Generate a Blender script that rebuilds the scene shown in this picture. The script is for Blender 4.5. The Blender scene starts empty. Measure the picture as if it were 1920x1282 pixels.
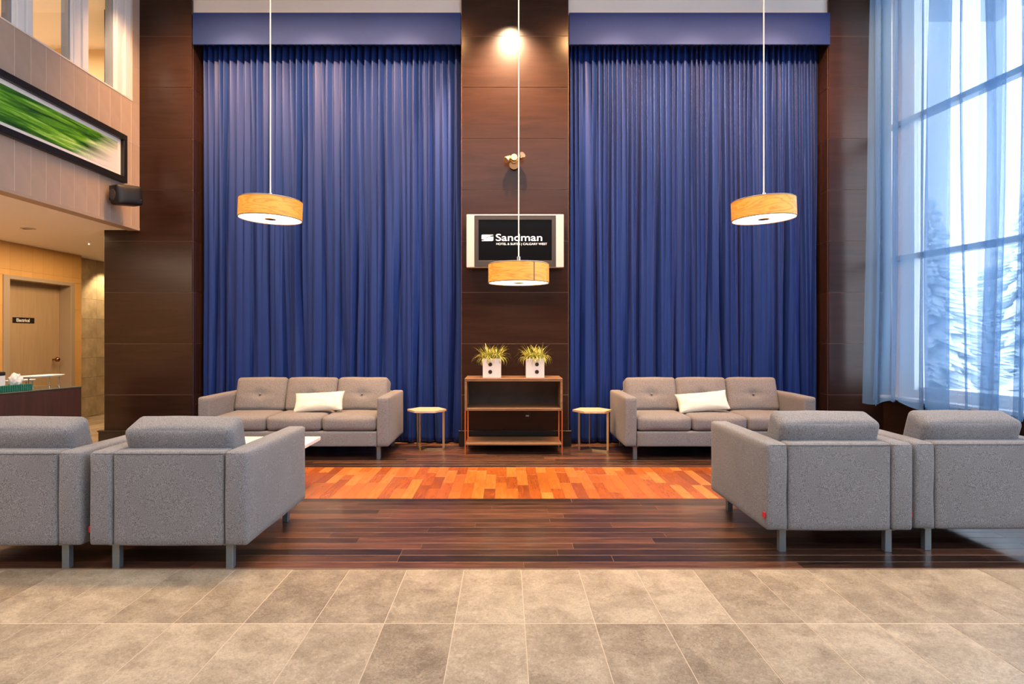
import bpy, bmesh, math, random
from mathutils import Vector, Matrix, noise
R = random.Random(7)
PI = math.pi
S = bpy.context.scene
COL = S.collection

# ------------------------------------------------------------------ camera
cam_d = bpy.data.cameras.new('camera'); cam = bpy.data.objects.new('camera', cam_d); COL.objects.link(cam)
cam.location = (0, 0, 1.24); cam.rotation_euler = (PI / 2, 0, 0)
cam_d.sensor_width = 36; cam_d.lens = 36 * 1136 / 1920
cam_d.shift_x = 12 / 1920; cam_d.shift_y = -9 / 1920
cam_d.clip_start = 0.05; cam_d.clip_end = 300
S.camera = cam
# ------------------------------------------------------------------ world, view
W = bpy.data.worlds.new('sky'); S.world = W; W.use_nodes = True
wb = W.node_tree.nodes['Background']
wb.inputs[0].default_value = (0.82, 0.91, 1.0, 1); wb.inputs[1].default_value = 5.6
S.view_settings.view_transform = 'Standard'; S.view_settings.look = 'None'
S.view_settings.gamma = 1; S.view_settings.use_curve_mapping = False
S.view_settings.exposure = 0.0
# ------------------------------------------------------------------ lights of the room
def light(name, kind, loc, energy, color, rot=(0, 0, 0), **kw):
    d = bpy.data.lights.new(name, kind); d.energy = energy; d.color = color
    for k, v in kw.items(): setattr(d, k, v)
    o = bpy.data.objects.new(name, d); o.location = loc; o.rotation_euler = rot; COL.objects.link(o); return o
WARM = (1.0, 0.50, 0.20)
SOFT = (0.80, 0.88, 1.0)
def R_(a): return a * PI / 180
# recessed accent spots in the ceiling, washing curtains and pillar
for x in (-3.05, -2.1, -1.15, 1.25, 2.15, 3.05):
    light('ceiling_accent_spot', 'SPOT', (x, 6.12, 5.05), 330, WARM, (R_(33), 0, 0), spot_size=R_(70), spot_blend=1.0, shadow_soft_size=0.04)
for x in (-2.05, 2.2):
    light('ceiling_wall_wash', 'AREA', (x, 5.98, 5.04), 165, WARM, (R_(27), 0, 0), shape='RECTANGLE', size=2.9, size_y=0.05, spread=R_(120))
light('seating_warm_fill', 'AREA', (0.1, 4.6, 5.04), 135, (1.0, 0.70, 0.42), (0, 0, 0), shape='RECTANGLE', size=6.0, size_y=0.5, spread=R_(70))  # unseen fill, added to warm the sofas and the orange floor
light('ceiling_pillar_spot', 'SPOT', (0.06, 6.18, 5.05), 1500, (1.0, 0.62, 0.36), (R_(29), 0, 0), spot_size=R_(78), spot_blend=1.0, shadow_soft_size=0.05)
light('ceiling_column_spot', 'SPOT', (-3.85, 6.20, 5.05), 70, (1.0, 0.60, 0.35), (R_(16), 0, 0), spot_size=R_(90), spot_blend=0.8, shadow_soft_size=0.05)
# unseen cool fill added under the ceiling, near and behind the camera
light('overhead_cool_fill', 'AREA', (0.2, 1.8, 5.03), 90, SOFT, (0, 0, 0), shape='RECTANGLE', size=6.5, size_y=2.0)
light('overhead_cool_fill', 'AREA', (0.2, -1.6, 5.03), 255, SOFT, (0, 0, 0), shape='RECTANGLE', size=6.5, size_y=2.5)
# under the mezzanine and on the mezzanine
light('passage_light', 'AREA', (-5.3, 7.6, 2.44), 70, (1.0, 0.70, 0.40), (0, 0, 0), shape='RECTANGLE', size=0.9, size_y=2.6)
light('passage_light', 'AREA', (-5.3, 2.5, 2.44), 130, (1.0, 0.82, 0.62), (0, 0, 0), shape='RECTANGLE', size=1.2, size_y=4)
light('stone_wall_spot', 'SPOT', (-6.20, 9.75, 2.42), 70, (1.0, 0.74, 0.42), (0, R_(14), 0), spot_size=R_(95), spot_blend=0.6, shadow_soft_size=0.03)
light('mezzanine_light', 'AREA', (-5.7, 6.2, 4.9), 105, (1.0, 0.80, 0.56), (0, 0, 0), shape='RECTANGLE', size=1.8, size_y=2.5)

# ------------------------------------------------------------------ materials
def new_mat(name):
    m = bpy.data.materials.new(name); m.use_nodes = True
    nt = m.node_tree; b = nt.nodes['Principled BSDF']
    return m, nt, b
def N(nt, t, **kw):
    n = nt.nodes.new(t)
    for k, v in kw.items():
        if k.startswith('i_'):
            key = k[2:].replace('_', ' ')
            n.inputs[int(key) if key.isdigit() else key].default_value = v
        else: setattr(n, k, v)
    return n
def L(nt, a, ao, b, bi): nt.links.new(a.outputs[ao], b.inputs[bi])
def plain(name, col, rough=0.5, metal=0.0, spec=0.5, bump=0.0, bscale=200, var=0.0, vscale=4.0, rnd=0.0, emit=None):
    m, nt, b = new_mat(name)
    b.inputs['Base Color'].default_value = (*col, 1); b.inputs['Roughness'].default_value = rough
    b.inputs['Metallic'].default_value = metal; b.inputs['Specular IOR Level'].default_value = spec
    tc = N(nt, 'ShaderNodeTexCoord')
    if var or rnd:
        n = N(nt, 'ShaderNodeTexNoise', i_Scale=vscale, i_Detail=6.0, i_Roughness=0.65); L(nt, tc, 'Object', n, 'Vector')
        r = N(nt, 'ShaderNodeMapRange'); L(nt, n, 'Fac', r, 0); r.inputs[1].default_value = .3; r.inputs[2].default_value = .7
        r.inputs[3].default_value = 1 - var; r.inputs[4].default_value = 1 + var
        v = r; vo = 0
        if rnd:
            oi = N(nt, 'ShaderNodeObjectInfo'); rr = N(nt, 'ShaderNodeMapRange'); L(nt, oi, 'Random', rr, 0)
            rr.inputs[3].default_value = 1 - rnd; rr.inputs[4].default_value = 1 + rnd
            mu = N(nt, 'ShaderNodeMath', operation='MULTIPLY'); L(nt, r, 0, mu, 0); L(nt, rr, 0, mu, 1); v = mu
        mix = N(nt, 'ShaderNodeVectorMath', operation='SCALE'); mix.inputs[0].default_value = col; L(nt, v, 0, mix, 'Scale')
        L(nt, mix, 0, b, 'Base Color')
    if bump:
        n2 = N(nt, 'ShaderNodeTexNoise', i_Scale=bscale, i_Detail=3.0); L(nt, tc, 'Object', n2, 'Vector')
        bp = N(nt, 'ShaderNodeBump', i_Strength=bump, i_Distance=0.002); L(nt, n2, 'Fac', bp, 'Height'); L(nt, bp, 0, b, 'Normal')
    if emit:
        b.inputs['Emission Color'].default_value = (*emit[0], 1); b.inputs['Emission Strength'].default_value = emit[1]
    return m
def ramp(nt, stops):
    r = N(nt, 'ShaderNodeValToRGB'); e = r.color_ramp.elements
    while len(e) < len(stops): e.new(0.5)
    for i, (p, c) in enumerate(stops): e[i].position = p; e[i].color = (*c, 1)
    return r
def wood(name, stops, rough=0.4, axis=0, scale=1.0, stretch=14, rnd=0.5, bump=0.15, spec=0.5, coat=0.0, world=False):
    """long-grained wood; every board gets its own tone from Object Info random"""
    m, nt, b = new_mat(name)
    tc = N(nt, 'ShaderNodeTexCoord'); oi = N(nt, 'ShaderNodeObjectInfo')
    mp = N(nt, 'ShaderNodeMapping'); sc = [scale * stretch] * 3; sc[axis] = scale
    mp.inputs['Scale'].default_value = sc
    ml = N(nt, 'ShaderNodeMath', operation='MULTIPLY', i_1=53.0); L(nt, oi, 'Random', ml, 0)
    cx = N(nt, 'ShaderNodeCombineXYZ'); L(nt, ml, 0, cx, 0); L(nt, ml, 0, cx, 1); L(nt, ml, 0, cx, 2)
    ad = N(nt, 'ShaderNodeVectorMath', operation='ADD'); L(nt, tc, 'Object', mp, 0); L(nt, mp, 0, ad, 0); L(nt, cx, 0, ad, 1)
    n = N(nt, 'ShaderNodeTexNoise', i_Scale=2.2, i_Detail=8.0, i_Roughness=0.62, i_Distortion=0.6); L(nt, ad, 0, n, 'Vector')
    a = N(nt, 'ShaderNodeMath', operation='MULTIPLY', i_1=1 - rnd); L(nt, n, 'Fac', a, 0)
    c = N(nt, 'ShaderNodeMath', operation='MULTIPLY_ADD', i_1=rnd); L(nt, oi, 'Random', c, 0); L(nt, a, 0, c, 2)
    rp = ramp(nt, stops); L(nt, c, 0, rp, 0); L(nt, rp, 0, b, 'Base Color')
    b.inputs['Roughness'].default_value = rough; b.inputs['Specular IOR Level'].default_value = spec
    b.inputs['Coat Weight'].default_value = coat; b.inputs['Coat Roughness'].default_value = 0.12
    if bump:
        bp = N(nt, 'ShaderNodeBump', i_Strength=bump, i_Distance=0.002); L(nt, n, 'Fac', bp, 'Height'); L(nt, bp, 0, b, 'Normal')
    return m
def fabric(name, c1, c2, scale=420, rough=0.95, bump=0.5, sheen=0.25):
    m, nt, b = new_mat(name)
    tc = N(nt, 'ShaderNodeTexCoord')
    n = N(nt, 'ShaderNodeTexNoise', i_Scale=scale, i_Detail=2.0, i_Roughness=0.7); L(nt, tc, 'Object', n, 'Vector')
    n2 = N(nt, 'ShaderNodeTexNoise', i_Scale=3.0, i_Detail=4.0); L(nt, tc, 'Object', n2, 'Vector')
    r = ramp(nt, [(0.36, c1), (0.64, c2)]); L(nt, n, 'Fac', r, 0)
    mr = N(nt, 'ShaderNodeMapRange'); L(nt, n2, 'Fac', mr, 0); mr.inputs[3].default_value = .88; mr.inputs[4].default_value = 1.12
    sc = N(nt, 'ShaderNodeVectorMath', operation='SCALE'); L(nt, r, 0, sc, 0); L(nt, mr, 0, sc, 'Scale'); L(nt, sc, 0, b, 'Base Color')
    b.inputs['Roughness'].default_value = rough; b.inputs['Specular IOR Level'].default_value = 0.2
    b.inputs['Sheen Weight'].default_value = sheen; b.inputs['Sheen Roughness'].default_value = 0.5
    bp = N(nt, 'ShaderNodeBump', i_Strength=bump, i_Distance=0.0015); L(nt, n, 'Fac', bp, 'Height'); L(nt, bp, 0, b, 'Normal')
    return m

M = {}
M['sofa'] = fabric('grey_wool', (0.062, 0.060, 0.063), (0.315, 0.305, 0.318), scale=360, sheen=0.1)
M['pillow'] = fabric('cream_cotton', (0.72, 0.66, 0.56), (0.84, 0.79, 0.70), scale=260, bump=0.25)
M['thread'] = plain('dark_thread', (0.05, 0.047, 0.047), 0.9)
M['tag'] = plain('red_tag', (0.55, 0.01, 0.02), 0.7)
M['leg'] = plain('grey_painted_steel', (0.20, 0.235, 0.26), 0.35, 0.6)
M['white_top'] = plain('white_laminate', (0.80, 0.78, 0.74), 0.3)
M['panel'] = wood('wenge_panel', [(0.2, (0.015, 0.0068, 0.0046)), (0.5, (0.026, 0.0118, 0.0080)), (0.85, (0.040, 0.0185, 0.0125))], rough=0.24, axis=0, scale=0.8, stretch=10, rnd=0.25, bump=0.015, spec=0.32)
M['joint'] = plain('panel_joint_tan', (0.20, 0.12, 0.08), 0.5)
M['black'] = plain('black_lacquer', (0.012, 0.009, 0.008), 0.35)
M['plank_dark'] = wood('dark_jatoba', [(0.28, (0.013, 0.007, 0.005)), (0.42, (0.036, 0.016, 0.010)), (0.56, (0.080, 0.033, 0.018)), (0.72, (0.165, 0.062, 0.032))], rough=0.30, axis=0, scale=1.6, stretch=9, rnd=0.30, bump=0.15, coat=0.2)
M['plank_orange'] = wood('orange_cherry', [(0.16, (0.15, 0.036, 0.012)), (0.36, (0.35, 0.080, 0.014)), (0.6, (0.46, 0.135, 0.022)), (0.88, (0.66, 0.27, 0.06))], rough=0.26, axis=1, scale=2.2, stretch=9, rnd=0.50, bump=0.08, coat=0.3)
M['plank_gap'] = plain('plank_filler', (0.36, 0.19, 0.11), 0.5)
M['inset_gap'] = plain('inset_filler', (0.16, 0.05, 0.018), 0.5)
M['grout'] = plain('pale_grout', (0.58, 0.44, 0.32), 0.8)
def tile_mat():
    m, nt, b = new_mat('slate_porcelain')
    tc = N(nt, 'ShaderNodeTexCoord'); oi = N(nt, 'ShaderNodeObjectInfo')
    ml = N(nt, 'ShaderNodeMath', operation='MULTIPLY', i_1=31.0); L(nt, oi, 'Random', ml, 0)
    cx = N(nt, 'ShaderNodeCombineXYZ'); L(nt, ml, 0, cx, 0); L(nt, ml, 0, cx, 1)
    ad = N(nt, 'ShaderNodeVectorMath', operation='ADD'); L(nt, tc, 'Object', ad, 0); L(nt, cx, 0, ad, 1)
    n = N(nt, 'ShaderNodeTexNoise', i_Scale=5.0, i_Detail=10.0, i_Roughness=0.68, i_Distortion=0.5); L(nt, ad, 0, n, 'Vector')
    n2 = N(nt, 'ShaderNodeTexNoise', i_Scale=66.0, i_Detail=8.0, i_Roughness=0.85, i_Distortion=1.2); L(nt, ad, 0, n2, 'Vector')
    mx = N(nt, 'ShaderNodeMath', operation='MULTIPLY_ADD', i_1=0.55); L(nt, n2, 'Fac', mx, 0)
    m1 = N(nt, 'ShaderNodeMath', operation='MULTIPLY', i_1=0.36); L(nt, n, 'Fac', m1, 0); L(nt, m1, 0, mx, 2)
    m2 = N(nt, 'ShaderNodeMath', operation='MULTIPLY_ADD', i_1=0.085); L(nt, oi, 'Random', m2, 0); L(nt, mx, 0, m2, 2)
    r = ramp(nt, [(0.40, (0.17, 0.122, 0.080)), (0.50, (0.325, 0.248, 0.168)), (0.61, (0.52, 0.41, 0.29))]); L(nt, m2, 0, r, 0)
    L(nt, r, 0, b, 'Base Color')
    rr = N(nt, 'ShaderNodeMapRange'); L(nt, n, 'Fac', rr, 0); rr.inputs[3].default_value = .30; rr.inputs[4].default_value = .5; L(nt, rr, 0, b, 'Roughness')
    bp = N(nt, 'ShaderNodeBump', i_Strength=0.25, i_Distance=0.002); L(nt, n2, 'Fac', bp, 'Height'); L(nt, bp, 0, b, 'Normal')
    return m
M['tile'] = tile_mat()
M['wall_tile'] = plain('taupe_wall_tile', (0.40, 0.305, 0.24), 0.6, var=0.06, vscale=5, rnd=0.05, bump=0.1)
M['wall_joint'] = plain('light_wall_joint', (0.72, 0.62, 0.54), 0.8)
M['ochre_tile'] = plain('ochre_wall_tile', (0.60, 0.33, 0.10), 0.6, var=0.06, vscale=3, rnd=0.04)
M['ochre_joint'] = plain('ochre_joint', (0.46, 0.25, 0.09), 0.8)
M['stone'] = plain('sandstone_tile', (0.40, 0.30, 0.18), 0.65, var=0.28, vscale=5, rnd=0.1, bump=0.3, bscale=60)
M['white'] = plain('white_paint', (0.80, 0.79, 0.77), 0.7)
M['ceiling'] = plain('ceiling_paint', (0.84, 0.81, 0.76), 0.8)
M['frame_white'] = plain('white_aluminium', (0.72, 0.72, 0.72), 0.35)
M['mullion'] = plain('grey_aluminium', (0.25, 0.27, 0.30), 0.4)
M['yellow_wall'] = plain('cream_yellow_wall', (0.80, 0.60, 0.34), 0.8)
M['door'] = wood('beige_door', [(0.2, (0.36, 0.24, 0.13)), (0.8, (0.46, 0.32, 0.18))], rough=0.45, axis=2, rnd=0.0, bump=0.0)
M['door_frame'] = plain('taupe_door_frame', (0.36, 0.27, 0.18), 0.5)
M['bronze'] = plain('bronze', (0.30, 0.14, 0.06), 0.25, 1.0)
M['brass'] = plain('antique_brass', (0.70, 0.54, 0.30), 0.42, 1.0)
M['steel'] = plain('brushed_steel', (0.62, 0.60, 0.57), 0.25, 1.0)
M['copper'] = plain('copper_orange_wire', (0.62, 0.17, 0.055), 0.32, 0.6)
M['blackplastic'] = plain('black_plastic', (0.006, 0.006, 0.0065), 0.5)
M['silver'] = plain('silver_plastic', (0.60, 0.58, 0.56), 0.4, 0.1)
M['bezel'] = plain('charcoal_bezel', (0.045, 0.042, 0.04), 0.35)
M['screen'] = plain('tv_screen', (0.002, 0.002, 0.003), 0.3, spec=0.15)
M['lettering'] = plain('lit_lettering', (0.8, 0.8, 0.8), 0.5, emit=((1, 1, 1), 0.9))
M['console_wood'] = wood('walnut_board', [(0.2, (0.10, 0.047, 0.020)), (0.5, (0.20, 0.10, 0.045)), (0.85, (0.33, 0.18, 0.085))], rough=0.5, axis=0, scale=1.5, stretch=10, rnd=0.15)
M['console_back'] = plain('smoky_back_panel', (0.075, 0.05, 0.038), 0.35, var=0.3, vscale=5)
M['blond'] = wood('blond_top', [(0.2, (0.48, 0.33, 0.21)), (0.8, (0.72, 0.56, 0.40))], rough=0.4, axis=0, scale=2, rnd=0.1)
M['pot'] = plain('white_ceramic', (0.80, 0.77, 0.73), 0.3)
M['hole'] = plain('dark_hole', (0.03, 0.022, 0.015), 0.9)
M['soil'] = plain('soil', (0.04, 0.025, 0.015), 1.0)
M['mat_board'] = plain('mat_board', (0.80, 0.78, 0.74), 0.8)
M['frame_black'] = plain('black_frame', (0.010, 0.009, 0.009), 0.4)
M['counter'] = wood('mahogany_counter', [(0.2, (0.030, 0.012, 0.008)), (0.8, (0.075, 0.028, 0.018))], rough=0.4, axis=2, scale=1.0, rnd=0.0)
M['green_glass'] = plain('green_ribbed_glass', (0.02, 0.16, 0.10), 0.25)
M['carton'] = plain('white_carton', (0.72, 0.70, 0.68), 0.7)
M['cloth'] = plain('white_cloth', (0.75, 0.70, 0.66), 0.9)
M['china'] = plain('white_china', (0.80, 0.80, 0.80), 0.25)
M['snow'] = plain('snow', (0.86, 0.90, 0.95), 0.9, bump=0.5, bscale=3)
M['needles'] = plain('snowy_needles', (0.70, 0.77, 0.82), 0.95, var=0.35, vscale=6)
M['bark'] = plain('bark', (0.12, 0.09, 0.07), 0.9)
M['cord'] = plain('pale_cord', (0.78, 0.72, 0.64), 0.5)
M['diffuser'] = plain('lamp_diffuser', (0.9, 0.88, 0.85), 0.5, emit=((1.0, 0.86, 0.66), 5.5))
M['rim'] = plain('shade_rim', (0.22, 0.12, 0.06), 0.5)
M['gloss_black'] = plain('black_fabric', (0.01, 0.01, 0.01), 0.8)

def veneer():
    m, nt, b = new_mat('glowing_veneer')
    tc = N(nt, 'ShaderNodeTexCoord'); oi = N(nt, 'ShaderNodeObjectInfo')
    # unwrap: angle and height
    sp = N(nt, 'ShaderNodeSeparateXYZ'); L(nt, tc, 'Object', sp, 0)
    mp = N(nt, 'ShaderNodeMapping'); mp.inputs['Scale'].default_value = (1.6, 1.6, 9.0); L(nt, tc, 'Object', mp, 0)
    ml = N(nt, 'ShaderNodeMath', operation='MULTIPLY', i_1=17.0); L(nt, oi, 'Random', ml, 0)
    cx = N(nt, 'ShaderNodeCombineXYZ'); L(nt, ml, 0, cx, 0); L(nt, ml, 0, cx, 1)
    ad = N(nt, 'ShaderNodeVectorMath', operation='ADD'); L(nt, mp, 0, ad, 0); L(nt, cx, 0, ad, 1)
    n = N(nt, 'ShaderNodeTexNoise', i_Scale=1.1, i_Detail=5.0, i_Distortion=0.5); L(nt, ad, 0, n, 'Vector')
    k = N(nt, 'ShaderNodeMath', operation='MULTIPLY', i_1=11.0); L(nt, n, 'Fac', k, 0)
    f = N(nt, 'ShaderNodeMath', operation='FRACT'); L(nt, k, 0, f, 0)
    r = ramp(nt, [(0.0, (0.66, 0.22, 0.03)), (0.2, (0.82, 0.32, 0.045)), (0.6, (0.90, 0.38, 0.055)), (1.0, (0.70, 0.24, 0.03))]); L(nt, f, 0, r, 0)
    L(nt, r, 0, b, 'Base Color'); L(nt, r, 0, b, 'Emission Color'); b.inputs['Emission Strength'].default_value = 0.40
    b.inputs['Roughness'].default_value = 0.5
    return m
M['veneer'] = veneer()

def curtain_mat():
    m, nt, b = new_mat('royal_blue_satin')
    tc = N(nt, 'ShaderNodeTexCoord')
    n = N(nt, 'ShaderNodeTexNoise', i_Scale=500, i_Detail=2.0); L(nt, tc, 'Object', n, 'Vector')
    b.inputs['Base Color'].default_value = (0.006, 0.027, 0.165, 1)
    b.inputs['Roughness'].default_value = 0.50; b.inputs['Specular IOR Level'].default_value = 0.28
    b.inputs['Sheen Weight'].default_value = 0.06; b.inputs['Sheen Roughness'].default_value = 0.35
    b.inputs['Sheen Tint'].default_value = (0.85, 0.8, 1.0, 1)
    bp = N(nt, 'ShaderNodeBump', i_Strength=0.15, i_Distance=0.001); L(nt, n, 'Fac', bp, 'Height'); L(nt, bp, 0, b, 'Normal')
    return m
M['curtain'] = curtain_mat()
M['pelmet'] = fabric('blue_pelmet_cloth', (0.009, 0.028, 0.13), (0.015, 0.038, 0.18), scale=300, rough=0.7, bump=0.1, sheen=0.0)

def sheer_mat():
    m, nt, b = new_mat('blue_voile')
    nt.nodes.remove(b)
    out = nt.nodes['Material Output']
    tr = N(nt, 'ShaderNodeBsdfTransparent'); tr.inputs[0].default_value = (0.90, 0.955, 1.0, 1)
    df = N(nt, 'ShaderNodeBsdfDiffuse'); df.inputs[0].default_value = (0.22, 0.40, 0.64, 1)
    tl = N(nt, 'ShaderNodeBsdfTranslucent'); tl.inputs[0].default_value = (0.16, 0.30, 0.48, 1)
    m1 = N(nt, 'ShaderNodeMixShader', i_0=0.5); L(nt, df, 0, m1, 1); L(nt, tl, 0, m1, 2)
    lw = N(nt, 'ShaderNodeLayerWeight', i_Blend=0.5)
    mr = N(nt, 'ShaderNodeMapRange'); L(nt, lw, 'Facing', mr, 0)
    mr.inputs[1].default_value = 0.2; mr.inputs[2].default_value = 0.98; mr.inputs[3].default_value = 0.38; mr.inputs[4].default_value = 0.88
    m2 = N(nt, 'ShaderNodeMixShader'); L(nt, mr, 0, m2, 0); L(nt, tr, 0, m2, 1); L(nt, m1, 0, m2, 2)
    L(nt, m2, 0, out, 0)
    return m
M['sheer'] = sheer_mat()
def glass_mat(tint=(0.97, 0.98, 1.0), refl=0.07):
    m, nt, b = new_mat('window_glass'); nt.nodes.remove(b); out = nt.nodes['Material Output']
    tr = N(nt, 'ShaderNodeBsdfTransparent'); tr.inputs[0].default_value = (*tint, 1)
    g = N(nt, 'ShaderNodeBsdfGlossy'); g.inputs['Roughness'].default_value = 0.02
    mx = N(nt, 'ShaderNodeMixShader', i_0=refl); L(nt, tr, 0, mx, 1); L(nt, g, 0, mx, 2); L(nt, mx, 0, out, 0)
    return m
M['glass'] = glass_mat()
def grass_print():
    m, nt, b = new_mat('grass_photo_print')
    tc = N(nt, 'ShaderNodeTexCoord'); mp = N(nt, 'ShaderNodeMapping')
    mp.inputs['Rotation'].default_value = (R_(9), 0, 0); mp.inputs['Scale'].default_value = (1, 1.1, 15); L(nt, tc, 'Object', mp, 0)
    n = N(nt, 'ShaderNodeTexNoise', i_Scale=1.3, i_Detail=5.0, i_Roughness=0.6, i_Distortion=0.5); L(nt, mp, 0, n, 'Vector')
    r = ramp(nt, [(0.34, (0.006, 0.05, 0.003)), (0.46, (0.05, 0.20, 0.006)), (0.56, (0.17, 0.46, 0.02)), (0.68, (0.55, 0.78, 0.22))]); L(nt, n, 'Fac', r, 0)
    sp = N(nt, 'ShaderNodeSeparateXYZ'); L(nt, tc, 'Object', sp, 0)
    # white mist towards the far end and the lower corner
    a = N(nt, 'ShaderNodeMath', operation='MULTIPLY_ADD', i_1=0.55, i_2=0.0); L(nt, n, 'Fac', a, 0)
    zc = N(nt, 'ShaderNodeMath', operation='MULTIPLY_ADD', i_1=-1.6); L(nt, sp, 'Z', zc, 0); L(nt, a, 0, zc, 2)
    y = N(nt, 'ShaderNodeMath', operation='ADD'); L(nt, sp, 'Y', y, 0); L(nt, zc, 0, y, 1)
    mr = N(nt, 'ShaderNodeMapRange'); L(nt, y, 0, mr, 0); mr.inputs[1].default_value = 0.80; mr.inputs[2].default_value = 1.30
    mx = N(nt, 'ShaderNodeMix', data_type='RGBA'); L(nt, mr, 0, mx, 'Factor'); L(nt, r, 0, mx, 6); mx.inputs[7].default_value = (0.74, 0.72, 0.70, 1)
    L(nt, mx, 2, b, 'Base Color'); b.inputs['Roughness'].default_value = 0.35
    return m
M['print'] = grass_print()
def blade_mat():
    m, nt, b = new_mat('variegated_blade')
    tc = N(nt, 'ShaderNodeTexCoord')
    n = N(nt, 'ShaderNodeTexNoise', i_Scale=45, i_Detail=2.0); L(nt, tc, 'Object', n, 'Vector')
    r = ramp(nt, [(0.34, (0.12, 0.22, 0.03)), (0.5, (0.42, 0.44, 0.08)), (0.66, (0.74, 0.66, 0.22))]); L(nt, n, 'Fac', r, 0)
    L(nt, r, 0, b, 'Base Color'); b.inputs['Roughness'].default_value = 0.5
    return m
M['blade'] = blade_mat()

# ------------------------------------------------------------------ mesh helpers
class MB:
    def __init__(s): s.bm = bmesh.new()
    def box(s, x0, y0, z0, x1, y1, z1, bev=0.0, seg=2):
        r = bmesh.ops.create_cube(s.bm, size=1)
        vs = r['verts']
        for v in vs:
            v.co = Vector(((x0 + x1) / 2 + v.co.x * (x1 - x0), (y0 + y1) / 2 + v.co.y * (y1 - y0), (z0 + z1) / 2 + v.co.z * (z1 - z0)))
        if bev:
            es = {e for v in vs for e in v.link_edges}
            bmesh.ops.bevel(s.bm, geom=list(es), offset=bev, segments=seg, profile=0.5, affect='EDGES')
        return s
    def cyl(s, c, r, h, n=24, r2=None, axis='z', caps=True):
        res = bmesh.ops.create_cone(s.bm, cap_ends=caps, segments=n, radius1=r, radius2=r if r2 is None else r2, depth=h)
        rot = {'z': Matrix(), 'x': Matrix.Rotation(PI / 2, 4, 'Y'), 'y': Matrix.Rotation(-PI / 2, 4, 'X')}[axis]
        bmesh.ops.transform(s.bm, matrix=Matrix.Translation(c) @ rot, verts=res['verts'])
        return s
    def rod(s, a, b, r, n=10, r2=None):
        a = Vector(a); b = Vector(b); d = b - a
        res = bmesh.ops.create_cone(s.bm, cap_ends=True, segments=n, radius1=r, radius2=r if r2 is None else r2, depth=d.length)
        q = d.to_track_quat('Z', 'Y').to_matrix().to_4x4()
        bmesh.ops.transform(s.bm, matrix=Matrix.Translation((a + b) / 2) @ q, verts=res['verts'])
        return s
    def tube(s, pts, r, n=6, closed=False):
        pts = [Vector(p) for p in pts]; rings = []; m = len(pts)
        up = Vector((0, 0, 1))
        for i, p in enumerate(pts):
            t = (pts[(i + 1) % m] - pts[i - 1]) if (closed or 0 < i < m - 1) else (pts[1] - pts[0] if i == 0 else pts[-1] - pts[-2])
            t.normalize(); a = t.cross(up)
            if a.length < 1e-3: a = t.cross(Vector((1, 0, 0)))
            a.normalize(); b = t.cross(a)
            rings.append([s.bm.verts.new(p + (a * math.cos(2 * PI * k / n) + b * math.sin(2 * PI * k / n)) * r) for k in range(n)])
        for i in range(m if closed else m - 1):
            A = rings[i]; B = rings[(i + 1) % m]
            for k in range(n): s.bm.faces.new((A[k], A[(k + 1) % n], B[(k + 1) % n], B[k]))
        return s
    def lathe(s, prof, n=48, c=(0, 0, 0)):
        rings = []
        for r, z in prof:
            rings.append([s.bm.verts.new((c[0] + r * math.cos(2 * PI * k / n), c[1] + r * math.sin(2 * PI * k / n), c[2] + z)) for k in range(n)])
        for i in range(len(prof) - 1):
            for k in range(n): s.bm.faces.new((rings[i][k], rings[i][(k + 1) % n], rings[i + 1][(k + 1) % n], rings[i + 1][k]))
        return s
    def prism(s, poly, z0, z1, bev=0.0):
        lo = [s.bm.verts.new((x, y, z0)) for x, y in poly]; hi = [s.bm.verts.new((x, y, z1)) for x, y in poly]
        n = len(poly); s.bm.faces.new(list(reversed(lo))); s.bm.faces.new(hi)
        for i in range(n): s.bm.faces.new((lo[i], lo[(i + 1) % n], hi[(i + 1) % n], hi[i]))
        return s
    def mesh(s, name, mat, smooth=False):
        bmesh.ops.recalc_face_normals(s.bm, faces=s.bm.faces)
        me = bpy.data.meshes.new(name); s.bm.to_mesh(me); s.bm.free()
        if mat: me.materials.append(M[mat] if isinstance(mat, str) else mat)
        if smooth:
            for p in me.polygons: p.use_smooth = True
            try: me.set_sharp_from_angle(angle=R_(38))
            except Exception: pass
        return me
    def build(s, name, mat, parent=None, smooth=False, loc=None, rot=None):
        return put(name, s.mesh(name, mat, smooth), parent, loc, rot)
def put(name, me, parent=None, loc=None, rot=None):
    o = bpy.data.objects.new(name, me); COL.objects.link(o)
    if parent: o.parent = parent
    if loc: o.location = loc
    if rot: o.rotation_euler = rot
    return o
def thing(name, label, cat, loc=(0, 0, 0), rz=0, group=None):
    o = bpy.data.objects.new(name, None); COL.objects.link(o); o.location = loc; o.rotation_euler = (0, 0, rz)
    o.empty_display_size = 0.1
    o['label'] = label; o['category'] = cat
    if group: o['group'] = group
    return o
def tag(o, label, cat, group=None):
    o['label'] = label; o['category'] = cat
    if group: o['group'] = group
    return o
def struct(o): o['kind'] = 'structure'; return o
def kids(o): return [c for c in list(bpy.data.objects) if c.parent == o]
def copy_tree(root, loc, rz, label, group=None, extra=None):
    def rec(o, par):
        c = o.copy(); COL.objects.link(c)
        if par: c.parent = par
        for k in kids(o): rec(k, c)
        return c
    r = rec(root, None); r.location = loc; r.rotation_euler = (0, 0, rz); r['label'] = label
    if group: r['group'] = group
    return r
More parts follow.
